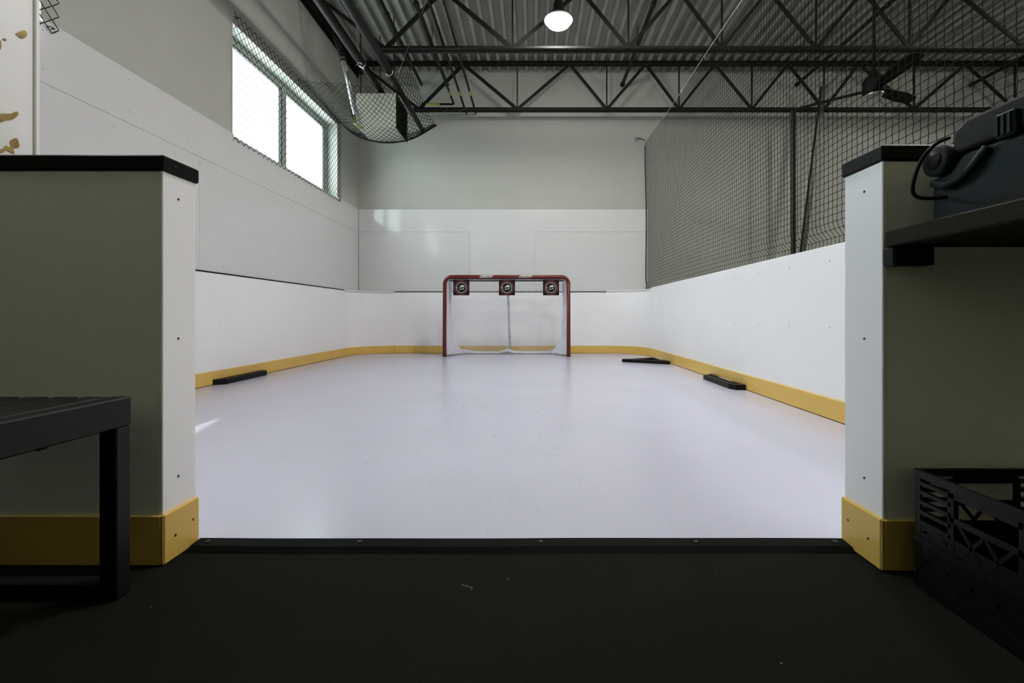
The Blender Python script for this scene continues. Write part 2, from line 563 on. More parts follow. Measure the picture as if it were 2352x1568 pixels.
# ------------------------------------------------------------------ windows with chain-link guards
def window(idx, y0, y1):
    xg = -3.115
    root = struct(empty('window_%d' % idx, (xg, (y0 + y1) / 2, z0)))
    fw = 0.07
    mb = MB()
    mb.box(xg - 0.045, xg, y0, y1, z1 - fw, z1); mb.box(xg - 0.045, xg, y0, y1, z0, z0 + 0.035)
    mb.box(xg - 0.045, xg, y0, y0 + fw, z0 + 0.035, z1 - fw); mb.box(xg - 0.045, xg, y1 - fw, y1, z0 + 0.035, z1 - fw)
    mb.build('window_frame', M['frame'], root)
    ym = (y0 + y1) / 2
    MB().box(xg - 0.045, xg + 0.005, ym - 0.045, ym + 0.045, z0 + 0.035, z1 - fw).build('mullion', M['frame'], root)
    for a, c in ((y0 + fw, ym - 0.045), (ym + 0.045, y1 - fw)):
        pa = MB().box(xg - 0.034, xg - 0.030, a, c, z0 + 0.035, z1 - fw).build('pane', M['glass'], root)
        mb = MB()
        t = 0.016
        mb.box(xg - 0.030, xg + 0.002, a, c, z1 - fw - t, z1 - fw); mb.box(xg - 0.030, xg + 0.002, a, c, z0 + 0.035, z0 + 0.035 + t)
        mb.box(xg - 0.030, xg + 0.002, a, a + t, z0 + 0.035 + t, z1 - fw - t); mb.box(xg - 0.030, xg + 0.002, c - t, c, z0 + 0.035 + t, z1 - fw - t)
        mb.build('gasket', M['gasket'], pa)
window(1, *win[0])
window(2, *win[1])


def chain_link(name, fn, nu, nv, r, parent=None, closed_knots=True):
    """nu spiral wires side by side, nv half turns; fn(u, v) -> point, u and v in half cells"""
    mb = MB()
    for i in range(nu):
        pts = []
        for k in range(nv + 1):
            s = (k + i) % 2
            # soft hooks where the wires interlock
            pts.append(fn(i + (0.02 if s == 0 else 0.98), k))
            if k < nv:
                pts.append(fn(i + 0.5, k + 0.5))
        mb.thread(pts, r)
    return mb.build(name, M['mesh_wire'], parent)

def window_guard(y0, y1, label):
    nu, q = int(round((y1 - y0) / 0.0425)), 0.0425
    p = (y1 - y0) / nu
    zb, zt = 2.355, 3.61
    nv = int(round((zt - zb) / q))
    def fn(u, v):
        d = 0.010 + 0.004 * math.sin(u * math.pi) * math.cos(v * math.pi)
        if v > nv - 2:
            d += 0.006 * (v - nv + 2)
        return (XL - 0.018 + d, y0 + u * p, zb + (zt - zb) * v / nv)
    root = tag(empty('window_guard', (XL, (y0 + y1) / 2, zb)), label, 'wire mesh', 'chain link guards over the windows')
    chain_link('chain_link', fn, nu, nv, 0.0031, root)
    # staples that pin the mesh to the wall
    for (yy, zz) in ((y0 + 0.05, zt - 0.03), (y1 - 0.05, zt - 0.03), (y0 + 0.05, zb + 0.03), (y1 - 0.05, zb + 0.03), ((y0 + y1) / 2, zb + 0.03), ((y0 + y1) / 2, zt - 0.03)):
        MB().tube([(XL - 0.029, yy - 0.012, zz), (XL + 0.003, yy - 0.012, zz), (XL + 0.003, yy + 0.012, zz), (XL - 0.029, yy + 0.012, zz)], 0.003, 5).build('staple', M['mesh_wire'], root)
window_guard(4.545, 7.09, 'black chain link guard fixed flat over the bright two pane window')
window_guard(0.30, 2.875, 'black chain link guard at the upper left edge beside the stained white post')

# ------------------------------------------------------------------ rink boards
KH, RC = 0.125, 0.60
def board(name, label, loc, cat='rink board'):
    return tag(empty(name, loc), label, cat)

# left straight board
b1 = board('rink_board', 'long white board with yellow kick plate along the left wall', (XL, 4.2, 0))
MB().cbox(XL - 0.029, XL, YD, YF + 0.01 - RC, 0.0, 1.022, 0.003).build('panel', M['board'], b1)
MB().cbox(XL, XL + 0.012, YD, YF + 0.01 - RC, 0.003, KH, 0.003).build('kick_plate', M['kick'], b1)
MB().box(XL - 0.017, XL + 0.002, YD, YF + 0.01 - RC, 1.022, 1.030).build('edge_strip', M['gap'], b1)  # black strip standing in for the shaded gap under the wall sheets
MB().box(XL, XL + 0.010, YD, YF + 0.01 - RC, 0.0, 0.003).build('floor_gap', M['gap'], b1)
screws(b1, [(XL, y, z) for y in (1.9, 2.5, 3.1, 3.7, 4.35, 5.0, 5.6, 6.2, 6.8) for z in (0.95, 0.55, 0.18)], 'x', 0.0034)

# far straight board
b2 = board('rink_board', 'straight white board with yellow kick plate across the far end behind the goal', (-0.55, YF + 0.01, 0))
xa, xb = XL + RC, XR - RC
MB().cbox(xa, xb, YF + 0.012, YF + 0.036, 0.0, 1.022, 0.003).build('panel', M['board'], b2)
MB().cbox(xa, xb, YF, YF + 0.012, 0.003, KH, 0.003).build('kick_plate', M['kick'], b2)
MB().box(xa, xb, YF + 0.010, YF + 0.034, 1.022, 1.031).build('edge_strip', M['gap'], b2)  # same painted gap shade along the far board
MB().box(xa, xb, YF + 0.002, YF + 0.012, 0.0, 0.003).build('floor_gap', M['gap'], b2)
screws(b2, [(x_, YF + 0.012, z) for x_ in (-2.2, -1.85, -1.5, 0.7, 1.05) for z in (0.92, 0.52)], 'y', 0.0034)

def corner(cx, a0, label, htop):
    cy = YF + 0.012 - RC
    root = board('corner_board', label, (cx, cy, 0))
    N = 20
    def arc(r, z):
        return [(cx + r * math.cos(a0 + math.pi / 2 * i / N), cy + r * math.sin(a0 + math.pi / 2 * i / N), z) for i in range(N + 1)]
    def shell(nm, r0, r1, za, zb, mt):
        mb = MB()
        ring = [arc(r0, za), arc(r0, zb), arc(r1, zb), arc(r1, za), arc(r0, za)]
        mb.sheet(ring)
        for e in (0, N):
            mb.add([ring[k][e] for k in range(4)], [(0, 1, 2, 3)])
        return mb.build(nm, mt, root)
    shell('panel', RC, RC + 0.018, 0.0, htop, M['board'])
    shell('kick_plate', RC - 0.012, RC, 0.003, KH, M['kick'])
    shell('edge_strip', RC - 0.006, RC + 0.02, htop, htop + 0.012, M['board'])
    shell('floor_gap', RC - 0.010, RC, 0.0, 0.003, M['gap'])
    # white filler plate that closes the wedge between the curved top and the room corner
    s = -1 if a0 > 1 else 1
    top = arc(RC, 0)
    poly = [(p[0], p[1]) for p in top] + ([(cx - RC - 0.01, cy + RC + 0.03)] if s < 0 else [(cx + RC + 0.01, cy + RC + 0.03)])
    if s > 0:
        poly = [(p[0], p[1]) for p in top][::-1] + [(cx + RC + 0.01, cy + RC + 0.03)]
        poly = poly[:-1][::-1] + [poly[-1]]
    MB().prism(poly, htop - 0.02, htop - 0.004).build('filler_plate', M['board'], root)
    return root
corner(XL + RC, math.pi / 2, 'curved white corner board left of the goal under the hanging mesh', 1.022)
corner(XR - RC, 0.0, 'curved white corner board right of the goal at the end of the netting', 1.04)

# right straight board
b3 = board('rink_board', 'long white board with yellow kick plate below the black netting', (XR, 4.2, 0))
MB().cbox(XR, XR + 0.03, YD + 0.012, YF + 0.01 - RC, 0.0, 1.065, 0.003).build('panel', M['board'], b3)
MB().cbox(XR - 0.013, XR, YD + 0.012, YF + 0.01 - RC, 0.003, KH + 0.005, 0.004).build('kick_plate', M['kick'], b3)
MB().box(XR - 0.010, XR, YD + 0.012, YF + 0.01 - RC, 0.0, 0.003).build('floor_gap', M['gap'], b3)
screws(b3, [(XR, y, z) for y in (1.9, 2.85, 3.3, 3.75, 4.2, 5.0, 5.8, 6.6) for z in (0.97, 0.56)], '-x', 0.004)

# doorway stubs: low walls of the lobby side, white faces, yellow kick, black cap
def stub(x0, x1, yf, yb, ztop, jx, side, label):
    root = board('doorway_board', label, ((x0 + x1) / 2, (yf + yb) / 2, 0), 'rink board')
    MB().box(x0, x1, yf + 0.012, yb - 0.012, 0.0, ztop - 0.040).build('core', M['board'], root)
    MB().cbox(x0, x1, yf, yf + 0.012, 0.0, ztop - 0.039, 0.002).build('face_panel', M['board'], root)
    MB().cbox(x0, x1, yb - 0.012, yb, 0.0, ztop - 0.039, 0.002).build('face_panel', M['board'], root)
    e0, e1 = (jx, jx + 0.010) if side > 0 else (jx - 0.010, jx)
    jp = MB().cbox(e0, e1, yf - 0.001, yb + 0.001, 0.0, ztop - 0.039, 0.002).build('end_panel', M['board'], root)
    c = MB().cbox(x0 - (0.0 if side > 0 else 0.016), x1 + (0.016 if side > 0 else 0.0), yf - 0.008, yb + 0.008, ztop - 0.039, ztop, 0.004)
    cap = c.build('cap', M['black_gloss'], root)
    kx0, kx1 = (e1, e1 + 0.010) if side > 0 else (e0 - 0.010, e0)
    ke = MB().cbox(kx0, kx1, yf - 0.009, yb + 0.003, -0.003, KH + 0.002, 0.004).build('kick_plate', M['kick'], root)
    MB().cbox(x0 if side > 0 else kx1, kx0 if side > 0 else x1, yf - 0.009, yf - 0.001, -0.003, KH, 0.003).build('kick_plate', M['kick'], root)
    s = 1 if side > 0 else -1
    fx = e1 if side > 0 else e0
    def screw(x_, y_, z_, r, par):
        o = MB().lathe([(r * 1.5, 0.0), (r * 1.5, 0.0008 * s), (r, 0.0008 * s), (r * 0.5, 0.0002 * s)], 12, Matrix.Translation((x_, y_, z_)), 'x').build('screw', M['screw'], par)
        return o
    for z_, yy in ((ztop - 0.10, 0.45), (0.573, 0.45), (0.205, 0.45)):
        screw(fx, yf + (yb - yf) * yy, z_, 0.0023, jp)
    kf = kx1 if side > 0 else kx0
    screw(kf, yf + (yb - yf) * 0.25, 0.058, 0.0023, ke)
    screw(kf, yf + (yb - yf) * 0.80, 0.072, 0.0023, ke)
    screw(x1 + 0.016 if side > 0 else x0 - 0.016, yf + (yb - yf) * 0.30, ztop - 0.018, 0.0022, cap)
    return root
stub(-2.93, -0.960, 1.190, YD, 1.045, -0.960, 1, 'white half height board with black cap left of the doorway behind the bench')
stub(0.886, 1.995, 1.165, YD, 1.062, 0.886, -1, 'white half height board with black cap right of the doorway behind the shelf')

# glue stained post standing on the left board
po = tag(empty('upper_post', (-1.65, 1.25, 1.045)), 'tall white post with brown glue stains on top of the left doorway board', 'post')
MB().cbox(-1.88, -1.412, 1.178, 1.300, 1.0455, 3.50, 0.002).build('core', M['board'], po)
MB().cbox(-1.412, -1.400, 1.176, 1.300, 1.0455, 3.50, 0.002).build('face_panel', M['board'], po)
MB().cbox(-1.88, -1.394, 1.3005, 1.312, 1.0455, 3.50, 0.002).build('back_panel', M['board'], po)
for blob in ([(36, 78), (47, 72), (57, 70), (62, 78), (58, 86), (50, 89), (42, 84)],
             [(0, 262), (14, 261), (28, 260), (37, 256), (42, 260), (38, 268), (26, 275), (12, 277), (0, 280)],
             [(23, 324), (30, 319), (39, 318), (44, 336), (36, 340), (28, 338), (24, 331)],
             [(-4, 344), (6, 341), (13, 334), (20, 338), (27, 336), (33, 352), (24, 350), (15, 345), (6, 350), (-4, 351)],
             [(6, 90), (10, 88), (15, 91), (11, 95)], [(-3, 92), (1, 93), (3, 105), (0, 114), (-3, 112)]):
    nb = len(blob)
    fine = []
    for i in range(nb):                   # round the outline off
        q0, q1, q2, q3 = (Vector(blob[(i + d) % nb]) for d in (-1, 0, 1, 2))
        fine += [0.5 * (2 * q1 + (q2 - q0) * t + (2 * q0 - 5 * q1 + 4 * q2 - q3) * t * t + (3 * q1 - q0 - 3 * q2 + q3) * t ** 3) for t in (0, 0.25, 0.5, 0.75)]
    pl = []
    for (px, py) in fine:
        Y = 1.3995 * F / (CX - px)
        pl.append((Y, EYE + (CY - py) / F * Y))
    MB().prism(pl, -1.4002, -1.3986, 'x').build('glue_stain', M['glue'], po)

# ------------------------------------------------------------------ roof joists
BOT = [-1.85, -0.26, 1.19, 2.36, 3.54, 4.71, 6.17, 7.80]
TOP = [-1.13, 0.593, 1.82, 2.94, 4.127, 5.27, 7.0, 8.4]
ZB = 3.945                                # underside of the bottom chord
def joist(y, label):
    root = tag(empty('roof_joist', (3.0, y, ZB)), label, 'roof truss', 'steel joists under the roof deck')
    xl, xr = XL - 0.02, 9.09
    def chord(nm, x0, x1, z, flip):
        mb = MB()
        t, w, h = 0.007, 0.048, 0.052
        for s in (-1, 1):
            ya, yb_ = (y + 0.012, y + 0.012 + w) if s > 0 else (y - 0.012 - w, y - 0.012)
            yv = (ya, ya + t) if s > 0 else (yb_ - t, yb_)
            if flip:
                mb.box(x0, x1, ya, yb_, z + h - t, z + h); mb.box(x0, x1, yv[0], yv[1], z, z + h - t)
            else:
                mb.box(x0, x1, ya, yb_, z, z + t); mb.box(x0, x1, yv[0], yv[1], z + t, z + h)
        return mb.build(nm, M['steel'], root)
    chord('bottom_chord', BOT[0] - 0.08, xr, ZB, False)
    zt = DECK - 0.054
    chord('top_chord', xl, xr, zt, True)
    zb_, zt_ = ZB + 0.028, zt + 0.026
    nodes = [(-2.80, zt_)]
    for i in range(len(BOT)):
        nodes.append((BOT[i], zb_))
        nodes.append((TOP[i], zt_))
    for i in range(len(nodes) - 1):
        a, c = nodes[i], nodes[i + 1]
        A, B_ = Vector((a[0], y, a[1])), Vector((c[0], y, c[1]))
        d = (B_ - A)
        L = d.length
        ang = math.atan2(d.z, d.x)
        mt = Matrix.Translation(A) @ Matrix.Rotation(-ang, 4, 'Y')
        w = 0.021 if i not in (1, 2) else 0.025
        MB().box(0.03, L - 0.03, -0.012, 0.012, -w, w, mt).build('web_member', M['steel'], root)
    for x_ in BOT[1:]:
        MB().box(x_ - 0.010, x_ + 0.010, y - 0.010, y + 0.010, zb_, zt_).build('web_post', M['steel'], root)
joist(5.81, 'nearer dark steel roof joist crossing just below the hanging lamp')
joist(7.52, 'farther dark steel roof joist crossing in front of the far wall')

# ------------------------------------------------------------------ pipes under the roof
def pipe(name, label, x_, z_, r, y0=-2.59, y1=7.80, cat='pipe', group=None, rings=(), mt='pipe', ringmat='steel'):
    root = tag(empty(name, (x_, (y0 + y1) / 2, z_)), label, cat, group)
    MB().tube([(x_, y0, z_), (x_, y1, z_)], r, 14).build('tube', M[mt], root, True)
    for (yy, dr, ln) in rings:
        MB().tube([(x_, yy, z_), (x_, yy + ln, z_)], r + dr, 14).build('coupling', M[ringmat], root, True)
    return root
G1 = 'sprinkler pipes above the joists'
for x_, where in ((-1.44, 'between the gas pipes and the heater'), (1.48, 'right of the lamp'), (4.38, 'above the ceiling fan'), (7.28, 'at the upper right corner')):
    pr = pipe('sprinkler_pipe', 'dark pipe running to the far wall ' + where, x_, 4.47, 0.027, -2.59 if x_ < 2 else 1.31, 7.72, 'pipe', G1, [(5.70, 0.008, 0.05), (7.68, 0.010, 0.05)])
    for yy in (4.6, 6.6):
        MB().tube([(x_, yy, 4.47), (x_, yy, DECK + 0.002)], 0.006, 6).build('hanger', M['steel'], pr)
pipe('sprinkler_pipe', 'dark pipe nearest the left flue running along the deck', -1.86, 4.47, 0.024, -2.59, 7.72, 'pipe', G1, [(5.9, 0.007, 0.05)])
G2 = 'gas pipes with yellow bands'
for i, (x_, y1, lab) in enumerate(((-1.275, 7.42, 'thin dark gas pipe with yellow bands ending in an elbow'), (-1.125, 7.80, 'middle thin dark gas pipe with a yellow band'),
                                (-0.965, 7.80, 'thin dark gas pipe with a yellow band nearest the lamp'))):
    g = pipe('gas_pipe', lab, x_, 4.022, 0.016, -2.59, y1, 'pipe', G2, [(5.02, 0.005, 0.04)])
    MB().tube([(x_, 7.00, 4.022), (x_, 7.13, 4.022)], 0.0175, 12).build('yellow_band', M['yellow_band'], g)
    if i == 0:
        MB().tube([(x_, 7.42, 4.022), (x_ + 0.0, 7.43, 4.022), (x_ - 0.03, 7.44, 4.018), (-1.80, 7.44, 4.018)], 0.016, 10).build('elbow', M['pipe'], g, True)
        MB().tube([(-1.72, 7.44, 4.018), (-1.50, 7.44, 4.018)], 0.0175, 12).build('yellow_band', M['yellow_band'], g)

# flues of the unit heater
def flue(label, pts, seg, rings):
    root = tag(empty('flue_pipe', pts[-1]), label, 'flue pipe')
    for (a, c, r) in seg:
        MB().tube([Vector(p) for p in pts[a:c + 1]], r, 18).build('tube', M['pipe'], root, True)
    for (p, q, r) in rings:
        MB().tube([p, q], r, 18).build('clamp', M['galv'], root, True)
    return root
fb = flue('thick black flue pipe above the heater reaching the far wall', [(-1.84, -2.59, 3.74), (-1.84, 5.92, 3.74), (-1.84, 5.925, 3.74), (-1.86, 7.815, 3.74)],
     [(0, 1, 0.052), (2, 3, 0.037)], [((-1.84, 5.90, 3.74), (-1.84, 5.93, 3.74), 0.0535)])
fa = flue('black flue pipe bending down into the top of the heater', [(-2.12, -2.59, 3.75), (-2.12, 5.75, 3.75), (-2.12, 5.755, 3.75), (-2.115, 6.25, 3.75), (-2.11, 6.40, 3.74), (-2.10, 6.48, 3.70), (-2.10, 6.50, 3.62)],
     [(0, 1, 0.050), (2, 6, 0.040)], [((-2.12, 5.72, 3.75), (-2.12, 5.755, 3.75), 0.0515)])
MB().tube([(-2.12, 5.60, 3.80), (-2.13, 5.60, 4.10), (-2.12, 5.60, DECK)], 0.005, 6).build('hanger', M['cable'], fa)
MB().tube([P(818, 150, 5.6), P(824, 143, 5.57), P(832, 147, 5.58), P(826, 152, 5.55), P(836, 158, 5.55)], 0.004, 5).build('wire_tie', M['cable'], fa)

# bright metal intake pipe from the wall top to the heater
ip = tag(empty('intake_pipe', P(815, 262, 5.98)), 'shiny metal pipe dropping beside the left of the heater', 'pipe')
c0 = P(770, 78, 5.95); c1 = P(777, 103, 5.95); c2 = P(784, 122, 5.95); c3 = P(789, 140, 5.95); c4 = P(817, 262, 6.05)
MB().tube([c0, (c0 + c1) / 2, c1, c2], [0.036, 0.038, 0.039, 0.039], 18).build('elbow', M['steel'], ip, True)
MB().tube([c2, c3, c4], 0.034, 18).build('tube', M['galv'], ip, True)
for t in (0.0, 0.45, 0.95):
    q = c2.lerp(c3, t); d = (c4 - c3).normalized()
    MB().tube([q - d * 0.010, q + d * 0.010], 0.042, 18).build('band', M['pipe'], ip, True)

# unit heater
hx0, hx1, hy0, hy1, hz0, hz1 = -2.405, -1.862, 6.30, 6.85, 3.20, 3.655
h = tag(empty('unit_heater', ((hx0 + hx1) / 2, (hy0 + hy1) / 2, hz0)), 'beige box heater hanging in the chain link cradle by the window', 'heater')
MB().cbox(hx0, hx1 - 0.006, hy0, hy1, hz0, hz1, 0.008).build('casing', M['heater'], h)
sd = MB().box(hx1 - 0.005, hx1 + 0.004, hy0 + 0.01, hy1, hz0 - 0.02, hz1 - 0.01).build('side_panel', M['black'], h)
for i in range(8):
    zz = hz0 + 0.03 + i * 0.05
    MB().box(0, 0.022, hy0 + 0.05, hy1 - 0.04, -0.002, 0.002, Matrix.Translation((hx1 + 0.003, 0, zz)) @ Matrix.Rotation(0.6, 4, 'Y')).build('louvre', M['black'], sd)
for (x_, y_) in ((hx0 + 0.04, hy0 + 0.06), (hx1 - 0.05, hy0 + 0.06), (hx0 + 0.16, hy1 - 0.05), (hx1 - 0.18, hy1 - 0.05)):
    MB().tube([(x_, y_, hz1 - 0.01), (x_, y_, DECK + 0.002)], 0.007, 6).build('hanger_rod', M['steel'], h)
MB().tube([(hx0 - 0.005, 6.24, 3.34), (hx0 + 0.0, 6.24, 3.22), (hx0 + 0.06, 6.26, 3.17), (hx0 + 0.09, 6.27, 3.165), (hx0 + 0.11, 6.28, 3.17)], 0.016, 10).build('gas_hose', M['lime'], h, True)
MB().tube([(hx0 - 0.025, 6.25, 3.40), (hx0 - 0.02, 6.25, 3.30), (hx0 - 0.005, 6.25, 3.22)], 0.026, 10).build('gas_valve', M['pipe'], h, True)

# chain link cradle slung under the heater
colsP = [
    [(693, 184, 5.87), (715, 210, 6.10), (735, 233, 6.35), (752, 252, 6.60), (768, 270, 6.83), (781, 284, 7.03)],
    [(778, 190, 5.90), (792, 238, 6.00), (800, 274, 6.15), (812, 304, 6.45), (818, 312, 6.85), (824, 306, 7.20)],
    [(850, 196, 5.90), (858, 250, 6.00), (865, 295, 6.12), (875, 326, 6.45), (882, 325, 6.95), (888, 310, 7.30)],
    [(915, 168, 5.95), (925, 235, 6.05), (936, 286, 6.18), (942, 319, 6.50), (947, 316, 6.95), (950, 304, 7.30)],
    [(952, 168, 6.25), (967, 215, 6.35), (985, 260, 6.55), (1003, 286, 6.85), (1000, 288, 7.10), (996, 284, 7.30)],
]
ctrl = [[P(*q) for q in c] for c in colsP]
def cr(p0, p1, p2, p3, t):
    return 0.5 * ((2 * p1) + (p2 - p0) * t + (2 * p0 - 5 * p1 + 4 * p2 - p3) * t * t + (3 * p1 - p0 - 3 * p2 + p3) * t ** 3)
def spline(ps, t):
    n = len(ps) - 1
    t = min(max(t, 0), 1) * n
    i = min(int(t), n - 1)
    f = t - i
    p1, p2 = ps[i], ps[i + 1]
    p0 = ps[i - 1] if i > 0 else 2 * p1 - p2
    p3 = ps[i + 2] if i + 2 <= n else 2 * p2 - p1
    return cr(p0, p1, p2, p3, f)
NU, NV = 46, 40
def cradle(u, v):
    s, t = u / NU, v / NV
    return spline([spline(c, t) for c in ctrl], s)
cg = tag(empty('mesh_cradle', P(880, 326, 6.5)), 'sagging black chain link cradle hung below the heater', 'wire mesh')
chain_link('chain_link', cradle, NU, NV, 0.0037, cg)
MB().tube([spline([spline(c, 0.60) for c in ctrl], i / 24) + Vector((0, 0, -0.004)) for i in range(8, 25)], 0.006, 6).build('edge_wire', M['mesh_wire'], cg)
for a, c in ((P(740, 178, 5.88), P(712, 118, 5.86)), (ctrl[3][0], P(990, -25, 5.30)), (ctrl[4][3], P(1085, 240, 7.50)), (ctrl[4][4], P(1058, 268, 7.81)), (ctrl[4][5], P(1040, 235, 7.50))):
    MB().tube([a, c], 0.0016, 4).build('hanging_wire', M['cable'], cg)

# ------------------------------------------------------------------ lamps
def lamp(x_, y_, z_, label):
    root = tag(empty('high_bay_lamp', (x_, y_, z_)), label, 'lamp', 'round high bay lamps under the roof')
    T = Matrix.Translation((x_, y_, z_))
    MB().lathe([(0.166, 0.0), (0.170, 0.004), (0.168, 0.012), (0.145, 0.038), (0.095, 0.065), (0.065, 0.080), (0.060, 0.19), (0.05, 0.205)], 32, T).build('reflector', M['steel'], root, True)
    MB().lathe([(0.03, -0.088), (0.085, -0.076), (0.125, -0.052), (0.150, -0.018), (0.157, 0.002)], 32, T).build('lens', M['lens'], root, True)
    MB().lathe([(0.157, -0.004), (0.166, -0.008), (0.174, -0.002), (0.172, 0.010), (0.160, 0.002)], 32, T).build('rim', M['galv'], root, True)
    MB().lathe([(0.040, 0.19), (0.045, 0.21), (0.045, 0.34), (0.03, 0.36)], 20, T).build('ballast_housing', M['steel'], root, True)
    MB().tube([(x_, y_, z_ + 0.35), (x_, y_, DECK + 0.002)], 0.010, 8).build('stem', M['steel'], root)
    MB().tube([(x_ + 0.05, y_, z_ + 0.30), (x_ + 0.09, y_, z_ + 0.36), (x_ + 0.03, y_, z_ + 0.45), (x_, y_ + 0.01, z_ + 0.60), (x_ + 0.01, y_, DECK)], 0.006, 6).build('cord', M['black'], root, True)
lamp(0.294, 5.42, 4.08, 'lit round lamp hanging from the roof above the goal')
lamp(0.33, 1.75, 4.08, 'lit round lamp hanging over the doorway end of the ice')
lamp(1.55, 3.95, 4.08, 'lit round lamp hanging above the right boards nearer the doorway')
lamp(5.9, 4.7, 4.08, 'added lit round lamp, out of view in the hall beyond the fan')  # unseen lamp added to brighten the hall wall
lamp(3.6, 2.5, 4.08, 'added lit round lamp, out of view in the hall close behind the netting')  # second unseen lamp, added as fill for the hall

# ------------------------------------------------------------------ ceiling fan beyond the netting
fx, fy, fz = 3.67, 5.0, 3.07
fan = tag(empty('ceiling_fan', (fx, fy, fz)), 'black three blade ceiling fan on a long rod beyond the netting', 'fan')
T = Matrix.Translation((fx, fy, fz))
MB().tube([(fx, fy, fz + 0.12), (fx, fy, DECK + 0.002)], 0.016, 10).build('rod', M['fan'], fan, True)
MB().lathe([(0.03, 0.20), (0.055, 0.15), (0.085, 0.12), (0.105, 0.09), (0.105, -0.03), (0.09, -0.055)], 24, T).build('motor', M['fan'], fan, True)
MB().lathe([(0.088, -0.055), (0.080, -0.075), (0.03, -0.082)], 24, T).build('cover', M['galv'], fan, True)
for an in (-96, 24, 140):
    mt = T @ Matrix.Rotation(math.radians(an), 4, 'Z') @ Matrix.Rotation(math.radians(-13), 4, 'X')
    bl = MB().prism([(0.10, -0.035), (0.18, -0.060), (0.45, -0.085), (0.66, -0.070), (0.70, -0.02), (0.68, 0.045), (0.45, 0.065), (0.18, 0.050), (0.10, 0.035)], -0.006, 0.006, 'z', mt).build('blade', M['fan'], fan)
    MB().box(0.08, 0.20, -0.02, 0.02, -0.010, 0.0, T @ Matrix.Rotation(math.radians(an), 4, 'Z')).build('blade_arm', M['fan'], bl)

# ------------------------------------------------------------------ perforated metal struts beyond the netting
def strut(label, a, c, w):
    a, c = Vector(a), Vector(c)
    d = c - a
    L = d.length
    q = d.to_track_quat('Z', 'Y').to_matrix().to_4x4()
    T = Matrix.Translation(a) @ q
    root = tag(empty('metal_strut', a), label, 'metal strut', 'struts standing beyond the netting')
    n = int(L / 0.10)
    mb = MB()
    t = 0.004
    mb.box(-w / 2, -w / 2 + t, -w / 2, w / 2, 0, L, T).box(w / 2 - t, w / 2, -w / 2, w / 2, 0, L, T)
    # slotted face: two rails and the bridges between the slots
    mb.box(-w / 2, -w * 0.16, -w / 2 - t, -w / 2, 0, L, T).box(w * 0.16, w / 2, -w / 2 - t, -w / 2, 0, L, T)
    for i in range(n + 1):
        mb.box(-w * 0.16, w * 0.16, -w / 2 - t, -w / 2, i * L / n - 0.02, min(L, i * L / n + 0.02), T)
    mb.build('channel', M['galv_dark'], root)
M['galv_dark'] = mat('dull_zinc', (0.13, 0.13, 0.115), 0.45, metal=0.5, var=0.4, scale=5)
strut('upright perforated metal strut under the far joist beyond the netting', (4.19, 7.48, 0.0), (4.19, 7.48, ZB - 0.003), 0.055)
strut('leaning perforated metal strut beyond the netting near the fan', (4.06, 7.36, 0.0), (4.60, 7.36, 4.28), 0.065)

# ------------------------------------------------------------------ side netting on the right
NX, NZ0, NZ1, NY0, NY1 = 1.885, 1.045, 3.53, 1.36, 7.80
net = tag(empty('safety_net', (NX, 4.5, NZ0)), 'tall black square mesh netting above the right boards', 'netting')
CELL = 0.0445
nc, nr = int((NY1 - NY0) / CELL), int((NZ1 - NZ0) / CELL)
def netpt(i, k):
    y_ = NY0 + (NY1 - NY0) * i / nc
    t = k / nr
    z_ = NZ0 + (NZ1 - NZ0) * t
    sag = 0.05 * math.sin(math.pi * min(1, (y_ - NY0) / (NY1 - NY0))) * t
    bul = 0.07 * math.exp(-((t - 0.028) / 0.022) ** 2) * (0.6 + 0.4 * math.sin(y_ * 2.3))
    wob = 0.010 * math.sin(y_ * 1.7 + z_ * 0.8) + 0.006 * math.sin(z_ * 3.1 + y_ * 0.9)
    cell = 0.0022 * ((-1) ** (i + k))
    if k == 0:
        bul = wob = cell = 0
    return (NX + wob - bul * 0.0 + bul, y_ + cell + 0.010 * math.sin(z_ * 2.4 + y_) * min(1, (NY1 - y_) / 0.4), z_ - sag)
mb = MB()
for i in range(nc + 1):
    mb.thread([netpt(i, k) for k in range(nr + 1)], 0.0018)
for k in range(nr + 1):
    mb.thread([netpt(i, k) for i in range(nc + 1)], 0.0018)
o = mb.build('netting', M['cord'], net)
o['kind'] = 'stuff'
MB().tube([netpt(i, nr) for i in range(0, nc + 1, 3)] + [netpt(nc, nr)], 0.0045, 6).build('top_cable', M['cable'], net)
MB().tube([netpt(nc, k) for k in range(0, nr + 1, 2)], 0.0065, 6).build('edge_rope', M['cord'], net)
MB().tube([netpt(i, 0) for i in range(0, nc + 1, 3)], 0.005, 6).build('bottom_rope', M['cord'], net)
for yy in (2.6, 3.45, 4.3, 5.1, 5.9, 6.7, 7.3):
    i = int((yy - NY0) / (NY1 - NY0) * nc)
    p = Vector(netpt(i, nr))
    MB().tube([p + Vector((0, -0.01, 0.008)), p + Vector((-0.006, 0, -0.012)), p + Vector((0.004, 0.008, -0.03)), p + Vector((0.006, 0.004, 0.006))], 0.0035, 5).build('clip', M['galv'], net)
an = tag(empty('wall_anchor', (1.74, 7.83, 3.60)), 'small metal eye bolt on the far wall holding the net cable', 'anchor')
MB().cbox(1.715, 1.765, 7.80, 7.829, 3.56, 3.64, 0.004).build('plate', M['galv'], an)
MB().tube([(1.74, 7.80, 3.60), (1.78, 7.79, 3.605), (1.84, 7.79, 3.59), (1.875, 7.79, 3.56)], 0.006, 6).build('chain', M['steel'], an)

